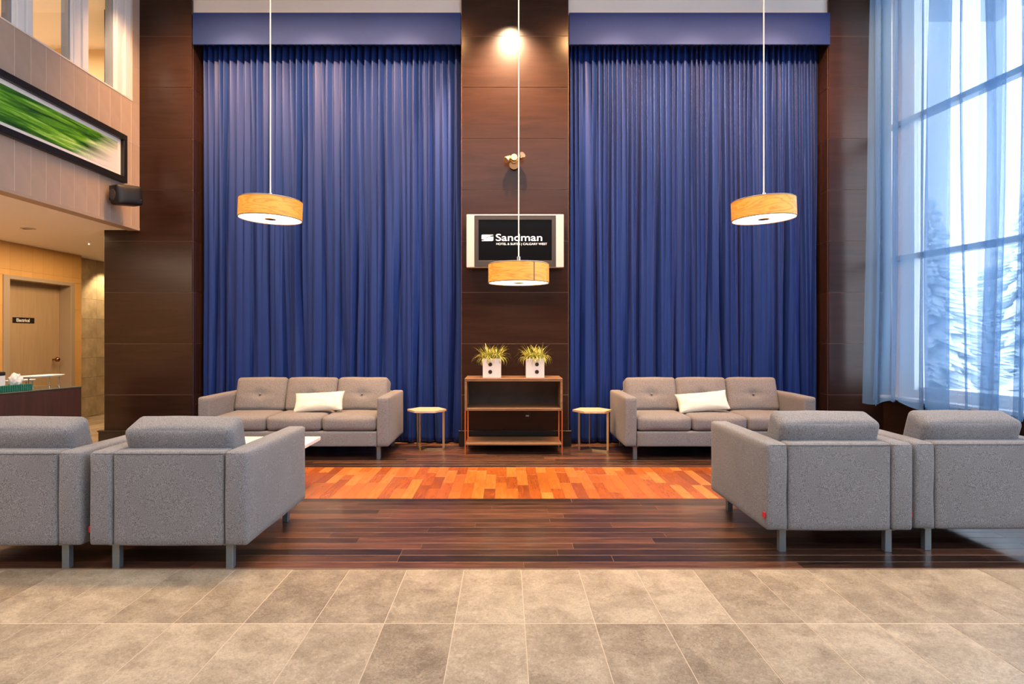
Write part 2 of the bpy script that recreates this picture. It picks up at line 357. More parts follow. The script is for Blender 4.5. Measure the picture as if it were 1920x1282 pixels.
def soft_box(w, d, h, r, bulge=(0, 0, 0), n=14, wob=0.0, seed=0, dent=None):
    """rounded, slightly inflated upholstery block, centred at the origin"""
    bm = bmesh.new(); bmesh.ops.create_cube(bm, size=2)
    bmesh.ops.subdivide_edges(bm, edges=bm.edges[:], cuts=n, use_grid_fill=True)
    H = Vector((w / 2, d / 2, h / 2)); I = Vector([max(a - r, 0.0) for a in H])
    for v in bm.verts:
        p = Vector([math.copysign(1 - (1 - min(abs(c), 1)) ** 1.5, c) for c in v.co])
        q = Vector([p[i] * H[i] for i in range(3)])
        inn = Vector([max(-I[i], min(I[i], q[i])) for i in range(3)])
        dv = q - inn
        if dv.length > 1e-6: q = inn + dv.normalized() * min(r, max(abs(dv.x), abs(dv.y), abs(dv.z)))
        f = [1 - p[i] ** 2 for i in range(3)]
        q.x += math.copysign(1, p.x) * bulge[0] * f[1] * f[2] * abs(p.x)
        q.y += math.copysign(1, p.y) * bulge[1] * f[0] * f[2] * abs(p.y)
        q.z += math.copysign(1, p.z) * bulge[2] * f[0] * f[1] * abs(p.z)
        if wob:
            nv = noise.noise_vector(q * 5 + Vector((seed, seed * 2, 0))); q += nv * wob
        if dent and q.y < 0:     # button tuft on the front face with a crease on each side
            dx = q.x - dent[0]; dz = q.z - dent[1]
            q.y += dent[2] * math.exp(-(dx * dx + dz * dz) / 0.0025) + dent[2] * 0.45 * math.exp(-dz * dz / 0.00035) * math.exp(-dx * dx / 0.03)
        v.co = q
    return bm
def soft(name, bm, mat, parent, loc=(0, 0, 0), rot=(0, 0, 0)):
    m = MB(); m.bm.free(); m.bm = bm
    me = m.mesh(name, mat, False)
    for p in me.polygons: p.use_smooth = True
    return put(name, me, parent, loc, rot)
def rrect(w, h, r, n=5):
    pts = []
    for cx, cy, a0 in ((w / 2 - r, h / 2 - r, 0), (-w / 2 + r, h / 2 - r, 90), (-w / 2 + r, -h / 2 + r, 180), (w / 2 - r, -h / 2 + r, 270)):
        for k in range(n + 1):
            a = R_(a0 + 90 * k / n); pts.append((cx + r * math.cos(a), cy + r * math.sin(a)))
    return pts

CEIL = 5.09
YF = 6.90          # front plane of pillar and columns
# ================================================================== SETTING
# --- tiled floor
fl = struct(MB().box(-7.6, -4.2, -0.12, 5.9, 3.244, -0.0012).box(-7.6, 3.244, -0.12, -4.25, 10.8, -0.0012).build('floor', 'grout'))
tile_me = MB().box(-0.1506, -0.3048, -0.010, 0.1506, 0.3048, 0.0, 0.0008, 1).mesh('floor_tile', 'tile')
cnt = 0
for j in range(3):
    yc = 3.244 - 0.617 / 2 - j * 0.617
    lim = 0.86 * (yc + 0.31) + 0.3
    for i in range(-12, 13):
        xc = 0.083 + 0.1525 + i * 0.305
        if abs(xc) < lim:
            o = put('floor_tile', tile_me, fl, (xc, yc, R.uniform(0, .0006))); cnt += 1
for j in range(5):
    for i in range(7):
        put('floor_tile', tile_me, fl, (-4.76 - i * 0.305, 7.2 + 0.617 * j, R.uniform(0, .0006))); cnt += 1
# --- dark hardwood and the orange inset
f2 = struct(MB().box(-4.25, 3.244, -0.12, 5.2, 7.35, -0.0005).build('floor', 'plank_gap'))
f3 = struct(MB().box(-2.9, 4.66, -0.0011, 3.1, 5.77, -0.0003).build('floor', 'inset_gap'))
pw = 0.1011
plank_cache = {}
def plank(par, x0, x1, y0, y1, mat):
    w = round(x1 - x0, 3); d = round(y1 - y0, 3); k = (w, d, mat)
    if k not in plank_cache:
        plank_cache[k] = MB().box(-w / 2, -d / 2, -0.012, w / 2, d / 2, 0, 0.0008, 1).mesh('plank', mat)
    return put('plank', plank_cache[k], par, ((x0 + x1) / 2, (y0 + y1) / 2, R.uniform(0, .0005)))
def row(par, x0, x1, y, g=0.0032):
    x = x0; first = True
    while x < x1 - 0.05:
        ln = R.choice([0.9, 1.2, 1.5, 1.8, 2.1]) * (R.uniform(.3, 1) if first else 1); first = False
        ln = round(ln, 1)
        e = min(x + ln, x1)
        if x1 - e < 0.3: e = x1
        plank(par, x, e - 0.0012, y + g / 2, y + pw - g / 2, 'plank_dark'); x = e
for i in range(14): row(f2, -4.2, 4.75, 3.244 + i * pw)
for i in range(11):
    row(f2, -4.2, -2.9, 4.66 + i * pw * 0.9985); row(f2, 3.1, 4.6, 4.66 + i * pw * 0.9985)
for i in range(13): row(f2, -4.2, 4.4, 5.772 + i * pw)
x = -2.9; c = 0
while x < 3.1 - 0.01:
    w = 0.0909
    y = 4.66; first = True; c += 1
    cuts = sorted({round(4.66 + R.choice([0.18, .3, .42, .5, .62]), 2), round(4.66 + R.choice([0.72, .8, .9, .97]), 2)})
    ys = [4.66] + cuts + [5.77]
    for a, b in zip(ys, ys[1:]): plank(f3, x + .0004, x + w - .0004, a + .0004, b - .0004, 'plank_orange')
    x += w
struct(MB().box(-4.2, 3.236, -0.01, 4.8, 3.246, 0.003).build('trim_1', 'joint'))
# --- ceiling
struct(MB().box(-4.3, -4.2, CEIL, 6.0, 7.4, CEIL + 0.12).build('ceiling', 'ceiling'))
# --- back wall behind the curtains (upper strip white)
wbk = struct(MB().box(-4.57, 7.24, 0, 4.5, 7.36, CEIL).build('wall_back', 'white'))
# --- room behind the camera
struct(MB().box(-7.6, -4.2, 0, 6.0, -4.08, CEIL).build('wall_front', 'panel'))

for k, (a, b) in enumerate(((-3.571, -.504), (.717, 3.68))):
    struct(MB().box(a, 6.93, 4.93, b, 7.24, CEIL).build('trim_%d' % (k + 5), 'white'))
# --- dark panelled pillar and columns
def panel_stack(par, x0, x1, z0=0.0, z1=CEIL, yf=YF, side=None):
    z = 0.0
    while z < z1 - 0.02:
        a = max(z, z0); b = min(z + 0.5835, z1)
        if b - a > 0.03:
            cx = (x0 + x1) / 2; cz = (a + b) / 2
            MB().box(-(x1 - x0) / 2 + .003, 0, -(b - a) / 2 + .0022, (x1 - x0) / 2 - .003, 0.024, (b - a) / 2 - .0022, .0012, 1).build('panel', 'panel', par, loc=(cx, yf, cz))
        z += 0.5835
def side_stack(par, xf, y0, y1, sgn):
    z = 0.0
    while z < CEIL - 0.02:
        b = min(z + 0.5835, CEIL); h = (b - z) / 2 - .002; d = (y1 - y0) / 2 - .002
        MB().box(min(0, -sgn * .02), -d, -h, max(0, -sgn * .02), d, h, .001, 1).build('panel', 'panel', par, loc=(xf, (y0 + y1) / 2, (z + b) / 2))
        z += 0.5835
pc = struct(MB().box(-0.504, YF + .0045, 0, 0.717, 7.24, CEIL).build('wall_center', 'joint'))
panel_stack(pc, -0.503, 0.716)
lc = struct(MB().box(-4.574, YF + .0045, 0, -3.5755, 7.24, CEIL).build('wall_left', 'joint'))
panel_stack(lc, -4.573, -3.571); side_stack(lc, -3.571, YF + .03, 7.24, 1)
rc = struct(MB().box(3.6845, YF + .0045, 0, 4.40, 7.24, CEIL).build('wall_right', 'joint'))
panel_stack(rc, 3.68, 4.36); side_stack(rc, 3.68, YF + .03, 7.24, -1)
def plinth(n, x0, x1):
    m = MB().box(x0, YF - .03, 0, x1, YF + .02, 0.165, .002, 1).box(x0 - .006, YF - .04, .165, x1 + .006, YF + .02, .18, .002, 1)
    return struct(m.build(n, 'black'))
plinth('baseboard_center', -0.53, 0.743); plinth('baseboard_left', -4.62, -3.56); plinth('baseboard_right', 3.67, 4.3)
struct(MB().box(-4.579, 7.0, 0, -4.575, 10.6, CEIL).build('wall_passage_right', 'black'))

# --- mezzanine wall on the left: tiled band, windows above, soffit below
XB = -4.167
mz = struct(MB().box(XB - .12, -4.2, 2.48, XB - .002, YF, 3.87).box(XB - .12, 6.765, 3.87, XB - .002, YF, CEIL).build('wall_mezzanine', 'wall_joint'))
ty = [YF - .006 - .0001]
y = 6.745
rows = [(2.482, 2.945), (2.949, 3.412), (3.416, 3.878)]
edges = [(6.7475, 6.898)]
while y > 4.45: edges.append((y - .1765, y - .0025)); y -= .178
for (a, b) in edges:
    for (z0, z1) in rows:
        h = (z1 - z0) / 2; d = (b - a) / 2 - .0012
        MB().box(-.014, -d, -h + .0006, 0, d, h - .0006).build('wall_tile', 'wall_tile', mz, loc=(XB, (a + b) / 2, (z0 + z1) / 2))
for k in range(3):
    z0 = 3.882 + k * 0.40
    MB().box(-.014, -.064, 0, 0, .065, .397).build('wall_tile', 'wall_tile', mz, loc=(XB, 6.832, z0))
MB().box(XB - .014, -4.1, 2.482, XB, 4.45, 3.878).build('plain_wall_tile', 'wall_tile', mz)
MB().box(XB - .13, -4.1, 3.872, XB + .004, 6.765, 3.885).build('ledge', 'wall_joint', mz)
# soffit of the passage
struct(MB().box(-7.0, -4.1, 2.46, XB - .012, 10.6, 2.60).build('ceiling', 'ceiling'))
struct(MB().box(XB - .13, -4.1, 2.452, XB + .001, YF, 2.482).build('trim_2', 'wall_tile'))
# windows of the mezzanine
for i, (a, b) in enumerate(((4.3, 5.145), (5.37, 5.835), (6.08, 6.475))):
    w = struct(thing('window_%d' % (i + 2), '', '')); del w['label']; del w['category']
    MB().box(XB - .05, a, 3.885, XB - .045, b, CEIL).build('pane', 'glass', w)
    nxt = (5.37, 6.08, 6.765)[i]
    m = MB().box(XB - .10, b, 3.885, XB - .02, nxt, CEIL, .004, 1)
    m.box(XB - .05, b + .03, 3.885, XB - .004, b + (nxt - b) * .42, CEIL, .004, 1).box(XB - .05, b + (nxt - b) * .55, 3.885, XB + .004, nxt - .03, CEIL, .004, 1)
    m.build('window_frame', 'frame_white', w)
    MB().box(XB - .10, b - .02, 3.885, XB - .03, b, CEIL).build('gasket', 'mullion', w)
# mezzanine room
mr_ = struct(MB().box(-7.4, 3.0, 2.6, -4.3, 8.0, 2.68).build('floor', 'grout'))
struct(MB().box(-7.4, 7.85, 2.6, -4.58, 7.97, 5.0).build('wall_mezzanine_back', 'yellow_wall'))
struct(MB().box(-7.12, 3.0, 2.6, -7.0, 7.85, 5.0).build('wall_mezzanine_left', 'yellow_wall'))
struct(MB().box(-7.4, 2.9, 2.6, -4.3, 3.0, 5.0).build('wall_mezzanine_front', 'yellow_wall'))
struct(MB().box(-7.4, 3.0, 4.97, -4.2, 8.0, 5.05).build('ceiling', 'ceiling'))
struct(MB().box(-6.995, 3.05, 4.42, -6.93, 7.3, 4.47).build('trim_3', 'rim'))

# --- passage walls: ochre tiles with the door, stone tiles beyond
XO = -6.35
wo = struct(MB().box(XO - .20, -4.1, 0, XO - .008, 7.65, 2.46).box(XO - .20, 8.91, 0, XO - .008, 9.07, 2.46).box(XO - .20, 7.65, 2.035, XO - .008, 8.91, 2.46).build('wall_passage_left', 'ochre_joint'))
def otile(y0, y1, z0, z1):
    MB().box(-.010, 0.0008, 0.0008, 0, y1 - y0 - .0008, z1 - z0 - .0008).build('wall_tile', 'ochre_tile', wo, loc=(XO, y0, z0))
y = 9.07
while y > 6.9:
    a = max(y - .187, 6.9)
    for (z0, z1) in ((0, .25), (.25, .715), (.715, 1.18), (1.18, 1.645), (1.645, 2.11), (2.11, 2.458)):
        segs = [(a, y)]
        if a < 8.91 and y > 7.65 and z0 < 2.035:
            if z1 > 2.036:
                if y > 8.912: otile(8.911, y, z0, 2.034)
                if a < 7.648: otile(a, 7.649, z0, 2.034)
                segs = [(a, y, 2.036)]
            else:
                segs = []
                if y > 8.91: segs.append((8.911, y))
                if a < 7.65: segs.append((a, 7.649))
        for s in segs:
            otile(s[0], s[1], s[2] if len(s) > 2 else z0, z1)
    y -= .187
MB().box(XO - .01, -4.1, 0, XO, 6.898, 2.46).build('plain_wall_tile', 'ochre_tile', wo)
dr = struct(MB().box(XO - .20, 7.652, 0, XO - .155, 8.908, 2.033).build('door_1', 'door'))
m = MB()
for (a, b, c_, d_) in ((7.65, 7.745, 0, 2.035), (8.83, 8.91, 0, 2.035), (7.745, 8.83, 1.985, 2.035)):
    m.box(XO - .155, a, c_, XO + .018, b, d_, .004, 1)
m.build('door_frame', 'door_frame', dr)
MB().rod((XO - .155, 8.70, .92), (XO - .10, 8.70, .92), .012).build('knob_neck', 'bronze', dr)
o = MB(); bmesh.ops.create_uvsphere(o.bm, u_segments=16, v_segments=10, radius=.034); o.build('door_handle', 'bronze', dr, True, loc=(XO - .085, 8.70, .92))
def text_mesh(txt, size, sx=1.0, ext=0.001, align='LEFT', off=0.0, sp=1.0):
    cu = bpy.data.curves.new('t', 'FONT'); cu.body = txt; cu.size = size; cu.extrude = ext; cu.align_x = align; cu.offset = off; cu.space_character = sp
    ob = bpy.data.objects.new('t', cu); COL.objects.link(ob)
    dg = bpy.context.evaluated_depsgraph_get(); me = bpy.data.meshes.new_from_object(ob.evaluated_get(dg))
    bpy.data.objects.remove(ob); bpy.data.curves.remove(cu)
    for v in me.vertices: v.co.x *= sx
    return me
sg = tag(MB().box(0, 7.99, 1.43, .006, 8.36, 1.505, .002, 1).build('door_sign', 'black', None, loc=(XO - .155, 0, 0)), 'small dark sign with pale lettering on the beige door', 'sign')
tm = text_mesh('Electrical', .062, 1.0, .001, 'CENTER', .001); tm.materials.append(M['white'])
put('lettering', tm, sg, (.007, 8.16, 1.447), (PI / 2, 0, PI / 2))
ws = struct(MB().box(-6.66, 9.07, 0, -6.512, 10.6, 2.46).box(-6.66, 9.0, 0, XO - .19, 9.075, 2.46).build('wall_passage_far_left', 'wall_joint'))
for j in range(8):
    for i in range(3):
        a = 9.08 + i * .55; z0 = j * .305 + .005; z1 = min(z0 + .3025, 2.458)
        MB().box(-.014, .001, 0, R.uniform(0, .002), .548, z1 - z0).build('stone_tile', 'stone', ws, loc=(-6.50, a, z0))
struct(MB().box(-6.66, 10.6, 0, -4.5, 10.7, 2.5).build('wall_passage_end', 'stone'))

# --- window wall on the right (turned a few degrees)
W0 = (4.31, 6.90, 0); wrz = math.atan2(-.9919, .1270)
wr = struct(MB().box(-.02, .0, 0, 11.3, .30, .55).box(9.6, 0, .55, 11.3, .3, CEIL).build('wall_right', 'joint', loc=W0, rot=(0, 0, wrz)))
u = 0.0
k = 0
while u < 5.0:
    MB().box(.002, -.012, .002, .608, .01, .545, .001, 1).build('panel', 'panel', wr, loc=(u, 0, 0)); u += .61
MB().box(5.0, -.012, .0, 11.2, .01, .545).build('long_panel', 'panel', wr)
w1 = thing('window_1', '', '', W0, wrz); del w1['label']; del w1['category']; struct(w1)
MB().box(0.0, -.05, .55, 9.6, .30, .585, .004, 1).build('window_sill', 'frame_white', w1)
m = MB().box(0.0, .10, .585, .28, .30, CEIL).box(.28, .10, .585, 9.6, .20, .665).box(.28, .14, .665, 9.6, .20, .70)
m.build('window_frame', 'frame_white', w1)
m2 = MB().box(.28, .08, .665, .34, .2, CEIL, .003, 1); m2.build('jamb', 'frame_white', w1)
for z in (2.12, 3.62):
    MB().box(.0, .06, z - .03, 9.6, .17, z + .03, .004, 1).build('mullion', 'mullion', w1)
for uu in (2.9, 5.2, 7.5):
    MB().box(uu, .06, .585, uu + .07, .17, CEIL, .004, 1).build('mullion', 'mullion', w1)
us = [.34, 2.9, 5.2, 7.5, 9.6]; zs = [.70, 2.12, 3.62, CEIL]
for i in range(4):
    for j in range(3):
        MB().box(us[i], .12, zs[j], us[i + 1], .125, zs[j + 1]).build('pane', 'glass', w1)

# ================================================================== OUTSIDE
bm = bmesh.new()
gx, gy = 60, 60
vv = [[None] * (gy + 1) for _ in range(gx + 1)]
for i in range(gx + 1):
    for j in range(gy + 1):
        x_ = 5.2 + (i / gx) ** 1.7 * 70; y_ = -12 + (j / gy) * 90
        z_ = 0.0 + .75 * max(0, noise.noise(Vector((x_ * .35, y_ * .35, 0)))) * min(1, (x_ - 5.2) / 2) + .15 * noise.noise(Vector((x_, y_, 3)))
        if x_ > 6.2: z_ += .28 * math.exp(-((x_ - 8.0) ** 2) / 3)
        vv[i][j] = bm.verts.new((x_ + (0.0 if y_ > -3 else 1.5), y_, z_ - .05))
for i in range(gx):
    for j in range(gy): bm.faces.new((vv[i][j], vv[i + 1][j], vv[i + 1][j + 1], vv[i][j + 1]))
g = soft('snow_ground', bm, 'snow', None); struct(g)
def spruce(x, y, h, r, seed, label):
    rr = random.Random(seed); t = thing('snowy_spruce', label, 'tree', (x, y, .1), 0, 'snowy trees outside the window')
    MB().cyl((0, 0, h * .45), .12, h * .9, 10, .02).build('trunk', 'bark', t)
    mb = MB(); ms = MB(); nl = 24
    for l in range(nl):
        f = l / nl; z = h * (.08 + .88 * f); rad = r * (1 - f) ** .85 + .08; nb = max(7, int(26 * (1 - f) + 6))
        for b in range(nb):
            a = 2 * PI * (b + rr.random()) / nb; ln = rad * rr.uniform(.6, 1.12); dr_ = ln * rr.uniform(.15, .45)
            c0 = Vector((math.cos(a) * .05, math.sin(a) * .05, z)); c1 = Vector((math.cos(a) * ln, math.sin(a) * ln, z - dr_))
            wv = Vector((-math.sin(a), math.cos(a), 0)) * ln * .13
            mid = c0.lerp(c1, .55)
            for (bmx, dz, th) in ((mb, 0, .07), (ms, .055, .05)):
                k = .9 if bmx is ms else 1
                up = Vector((0, 0, th)); o_ = Vector((0, 0, dz))
                P = [c0 + o_, mid - wv * k + o_ - up * .7, c1 * k + (1 - k) * c0 + o_, mid + wv * k + o_ - up * .7, mid + up + o_]
                q = [bmx.bm.verts.new(p) for p in P]; lo = bmx.bm.verts.new(mid - up * 1.3 + o_)
                for s_ in range(4):
                    bmx.bm.faces.new((q[s_], q[(s_ + 1) % 4], q[4])); bmx.bm.faces.new((q[(s_ + 1) % 4], q[s_], lo))
    mb.build('foliage', 'needles', t); ms.build('snow_cover', 'snow', t)
spruce(8.9, 12.8, 4.3, 1.6, 1, 'snow-laden spruce outside, seen through the window beside the dark column')
spruce(9.6, 9.6, 2.9, 1.35, 2, 'lower snow-laden spruce outside, seen between the blue sheer folds')
spruce(13.4, 15.6, 5.2, 2.0, 3, 'taller pale spruce outside, behind the two nearer snowy ones')

# ================================================================== CURTAINS
def heavy_curtain(name, x0, x1, seed, label):
    rr = random.Random(seed)
    nx, nz = 760, 70; zt, zb = 4.66, 0.012
    # fold phase: irregular fold widths
    wts = []; X = 0
    while X < (x1 - x0): w = rr.uniform(.042, .098); wts.append((X, w, rr.uniform(.45, 1.15))); X += w
    tot = X
    def phase(s):
        s = s * tot
        for i, (a, w, am) in enumerate(wts):
            if a <= s <= a + w + 1e-9: return i + (s - a) / w, am
        return len(wts), .8
    # wide folds at the bottom: merge neighbours
    bm = bmesh.new(); grid = []
    for j in range(nz + 1):
        t = j / nz; z = zt + (zb - zt) * t; rowv = []
        for i in range(nx + 1):
            s = i / nx
            sw = s + .0045 * math.sin(s * 43 + seed) * t + .006 * noise.noise(Vector((s * 14, t * 2.2, seed))) * t
            sw = min(1, max(0, sw))
            ph, am = phase(sw)
            fine = 1 - 2 * abs(math.sin(PI * ph)) ** (1.5 - .6 * t)
            nn = noise.noise(Vector((sw * 26, t * 1.1, seed + 5)))
            big = 1 - 2 * abs(math.sin(PI * (ph / 2.9 + .6 * nn) + .5)) ** .8
            wf = 1 - min(1, t * 1.5) * .74
            A = .030 * am * wf * (.75 + .4 * nn)
            B = .046 * min(1, t * 1.7) 
            yy = 7.10 + A * 1.5 * fine + B * 1.38 * big * (.7 + .5 * nn) + .012 * noise.noise(Vector((sw * 8, t * 3, 9 + seed)))
            # wrinkles near the floor
            yy += .010 * noise.noise(Vector((sw * 60, t * 14, seed))) * max(0, t - .5)
            xx = x0 + (x1 - x0) * s + .010 * math.sin(2 * PI * ph + 1.2) * (1 - t * .4)
            zz = z if j < nz else zb + .012 * (noise.noise(Vector((s * 20, 1, seed))) + .6)
            rowv.append(bm.verts.new((xx, yy, zz)))
        grid.append(rowv)
    for j in range(nz):
        for i in range(nx): bm.faces.new((grid[j][i], grid[j + 1][i], grid[j + 1][i + 1], grid[j][i + 1]))
    t = thing(name, label, 'curtain', ((x0 + x1) / 2, 7.085, 0), 0, 'blue floor-length curtains behind the sofas')
    o = soft('curtain_panel', bm, 'curtain', t, (-(x0 + x1) / 2, -7.085, 0))
    md = o.modifiers.new('thick', 'SOLIDIFY'); md.thickness = .002
    MB().rod((x0 - t.location.x, .02, 4.68), (x1 - t.location.x, .02, 4.68), .014).build('rod', 'steel', t)
heavy_curtain('curtain', -3.545, -0.525, 3, 'royal blue pleated curtain hanging behind the sofa left of the central pillar')
heavy_curtain('curtain', 0.74, 3.655, 8, 'royal blue pleated curtain hanging behind the sofa right of the central pillar')
def pelmet(x0, x1, label):
    m = MB().box(x0, 6.885, 4.565, x1, 6.905, 4.93, .006, 2).box(x0, 6.9, 4.905, x1, 7.22, 4.93, .003, 1)
    tag(m.build('pelmet', 'pelmet'), label, 'pelmet', 'blue fabric pelmets above the curtains')
pelmet(-3.56, -0.508, 'blue fabric-covered pelmet box above the curtain left of the pillar')
pelmet(0.722, 3.69, 'blue fabric-covered pelmet box above the curtain right of the pillar')

def sheer(Y0, Y1, folds, seed, label, flare=0.12):
    """plan curve runs from far (Y0) to near (Y1), doubling back on itself at each fold"""
    bm = bmesh.new(); nz = 44
    def plan(t):
        # t 0 top .. 1 bottom
        pts = [(Y0 + flare * t, 0.0)]
        for i, (c, w) in enumerate(folds):
            w2 = w * (1 - .25 * math.sin(t * 2.2 + i)) * .5; cc = c + .05 * t * math.sin(i * 2.1 + 1) - .03 * math.sin(t * 3 + i)
            am = .035
            pts += [(cc - w2, -am * .3), (cc - w2 * 1.05, -am), (cc + w2 * 1.0, am * .2), (cc + w2 * 1.05, am), (cc, am)]
        pts.append((Y1 - flare * t * .3, 0.0))
        # densify with catmull-like smoothing
        P = [Vector(p) for p in pts]; D = []
        for a, b in zip(P, P[1:]):
            n = 7
            for k in range(n): D.append(a.lerp(b, k / n))
        D.append(P[-1])
        for _ in range(4): D = [D[0]] + [(D[i - 1] + D[i] * 2 + D[i + 1]) / 4 for i in range(1, len(D) - 1)] + [D[-1]]
        return D
    grid = []
    for j in range(nz + 1):
        t = j / nz; z = 5.05 + (0.565 - 5.05) * t; D = plan(t); r_ = []
        hem = .03 * noise.noise(Vector((seed, 0, 0)))
        for i, p in enumerate(D):
            s = i / (len(D) - 1)
            off = p.y + .022 * math.sin(i * .55 + seed) * (.5 + .5 * t) * abs(noise.noise(Vector((s * 7, seed, t)))) * 2 + .02 * noise.noise(Vector((s * 9, t * 2, seed)))
            Xb = 3.97 + .128 * (6.72 - p.x) + off
            zz = z
            if j >= nz - 2: zz = z + (.085 * noise.noise(Vector((s * 13, seed, 1.5))) - .012) * (j - nz + 3) / 3
            r_.append(bm.verts.new((Xb, p.x + .01 * noise.noise(Vector((s * 13, t * 2.5, seed + 2))), zz)))
        grid.append(r_)
    for j in range(nz):
        for i in range(len(grid[0]) - 1): bm.faces.new((grid[j][i], grid[j + 1][i], grid[j + 1][i + 1], grid[j][i + 1]))
    o = soft('sheer_curtain', bm, 'sheer', None)
    tag(o, label, 'curtain', 'blue sheer curtains over the tall window')
sheer(6.62, 5.17, [(6.50, .13), (6.27, .10), (5.93, .05), (5.70, .27), (5.45, .04)], 1, 'translucent blue sheer curtain over the window, next to the dark column', .12)
sheer(5.30, 2.6, [(5.17, .24), (4.93, .09), (4.80, .05), (4.50, .16), (4.1, .2), (3.6, .14), (3.1, .16)], 4, 'translucent blue sheer curtain over the window, with a dark gathered hem along its far edge', .02)

# ================================================================== SOFAS AND ARMCHAIRS
def seating(name, w, d, n, loc, rz, label, cat, group, tagged, piping=False):
    t = thing(name, label, cat, loc, rz, group)
    a = 0.125; zb, zt = .135, .635; sh = 'sofa'
    for s, k in ((-1, 0), (1, 1)):
        soft('arm', soft_box(a, d, zt - zb, .022, (.004, .004, .004), 12, .003, k), sh, t, (s * (w / 2 - a / 2), 0, (zt + zb) / 2))
    inner = w - 2 * a
    soft('back_frame', soft_box(inner - .004, a, zt - zb, .018, (0, .006, .003), 14, .0025, 5), sh, t, (0, d / 2 - a / 2 - .002, (zt + zb) / 2))
    soft('seat_base', soft_box(inner, d - a - .006, .155, .012, (0, .002, 0), 8, .001, 6), sh, t, (0, -a / 2 - .001, zb + .078))
    cw = inner / n
    for i in range(n):
        x = -inner / 2 + cw * (i + .5)
        sd = .60
        soft('seat_cushion', soft_box(cw - .006, d - a - .14, 0.150, .042, (0, .012, .008), 12, .004, i + 2), sh, t, (x, -d / 2 + (d - a - .14) / 2 + .004, 0.2905 + .075))
        bw = cw - .008
        bc = soft('back_cushion', soft_box(bw, .185, .375, .036, (.006, .022, .010), 18, .005, i * 3 + 1, dent=(0, -.01, .024)), sh, t,
                  (x, d / 2 - .225, .455 + .138), (R_(-19), 0, 0))
        MB().tube([(p[0], .066, p[1]) for p in rrect(bw - .035, .375 - .03, .05)], .0016, 5, True).build('piping', 'thread', bc)
        b = MB(); bmesh.ops.create_uvsphere(b.bm, u_segments=10, v_segments=6, radius=.012)
        b.build('button', sh, bc, True, loc=(0, -.098, -.01))
    for sx in (-1, 1):
        for sy in (-1, 1):
            m = MB().box(-.019, -.019, 0, .019, .019, zb + .002, .002, 1).box(-.030, -.025, zb - .008, .030, .025, zb + .002)
            m.build('leg', 'leg', t, loc=(sx * (w / 2 - .115), sy * (d / 2 - .065), 0))
    # seam along the top of the back
    MB().tube([(-w / 2 + .02, d / 2 - .004, zt - .012), (-w / 4, d / 2 + .001, zt - .012), (w / 4, d / 2 + .001, zt - .012), (w / 2 - .02, d / 2 - .004, zt - .012)], .0014, 5).build('piping', 'thread', t)
    if tagged:
        MB().box(w / 2 - .002, d / 2 - .045, .205, w / 2 + .006, d / 2 - .012, .237, .001, 1).build('fabric_tag', 'tag', t)
    return t
gA = 'grey armchairs seen from behind'
cw_, cd_ = .84, .95
CHAIR_Y = 3.20 + cd_ / 2
ch = seating('armchair', cw_, cd_, 1, (-1.785, CHAIR_Y, 0), PI, 'grey wool armchair seen from behind, nearest the coffee table', 'armchair', gA, True)
copy_tree(ch, (-2.665, CHAIR_Y, 0), PI, 'grey wool armchair seen from behind, cut by the left picture edge', gA)
copy_tree(ch, (1.905, 3.45 + cd_ / 2, 0), PI, 'grey wool armchair seen from behind, in front of the right sofa', gA)
copy_tree(ch, (2.765, 3.48 + cd_ / 2, 0), PI, 'grey wool armchair seen from behind, beside the window, cut by the right picture edge', gA)
sf = seating('sofa', 1.93, .88, 3, (-2.14, 6.10 + .44, 0), 0, 'grey three-seat sofa in front of the blue curtain left of the pillar', 'sofa', 'grey three-seat sofas against the curtains', False)
copy_tree(sf, (2.165, 6.10 + .44, 0), 0, 'grey three-seat sofa in front of the blue curtain right of the pillar', 'grey three-seat sofas against the curtains')

def pillow(w, h, th, loc, rot, seed, label):
    bm = bmesh.new(); n = 26; top = []; bot = []
    def pt(u, v, s):
        ex = 1 - .055 * (1 - v * v) ; ey = 1 - .09 * (1 - u * u)
        f = max(0, (1 - abs(u) ** 3.2)) ** .55 * max(0, (1 - abs(v) ** 2.6)) ** .6
        z = s * th / 2 * f * (1 + .18 * noise.noise(Vector((u * 2.4, v * 2, seed + s))))
        z += .006 * noise.noise(Vector((u * 7, v * 5, seed))) * (1 - f)
        return Vector((u * w / 2 * ex, z, v * h / 2 * ey))
    for s in (1, -1):
        g = [[bm.verts.new(pt(-1 + 2 * i / n, -1 + 2 * j / n, s)) for i in range(n + 1)] for j in range(n + 1)]
        for j in range(n):
            for i in range(n): bm.faces.new((g[j][i], g[j][i + 1], g[j + 1][i + 1], g[j + 1][i]))
    bmesh.ops.remove_doubles(bm, verts=bm.verts[:], dist=.0006)
    o = soft('pillow', bm, 'pillow', None, loc, rot)
    tag(o, label, 'pillow', 'cream pillows on the sofas')
pillow(.53, .23, .12, (-1.99, 6.46, .552), (R_(-32), R_(-3), 0), 1, 'cream rectangular pillow on the middle seat of the sofa left of the pillar')
pillow(.55, .23, .12, (2.10, 6.46, .552), (R_(-32), R_(-5), R_(0)), 2, 'cream rectangular pillow on the sofa right of the pillar')

# ================================================================== COFFEE TABLE
t = thing('coffee_table', 'low white-topped coffee table between the left armchairs and the sofa', 'table', (-2.05, 4.85, 0))
MB().box(-.55, -.32, .37, .485, .28, .40, .003, 1).build('tabletop', 'white_top', t)
for sx in (-.44, .25):
    for sy in (-.22, .12): MB().rod((sx, sy, 0), (sx, sy, .37), .012).build('leg', 'leg', t)

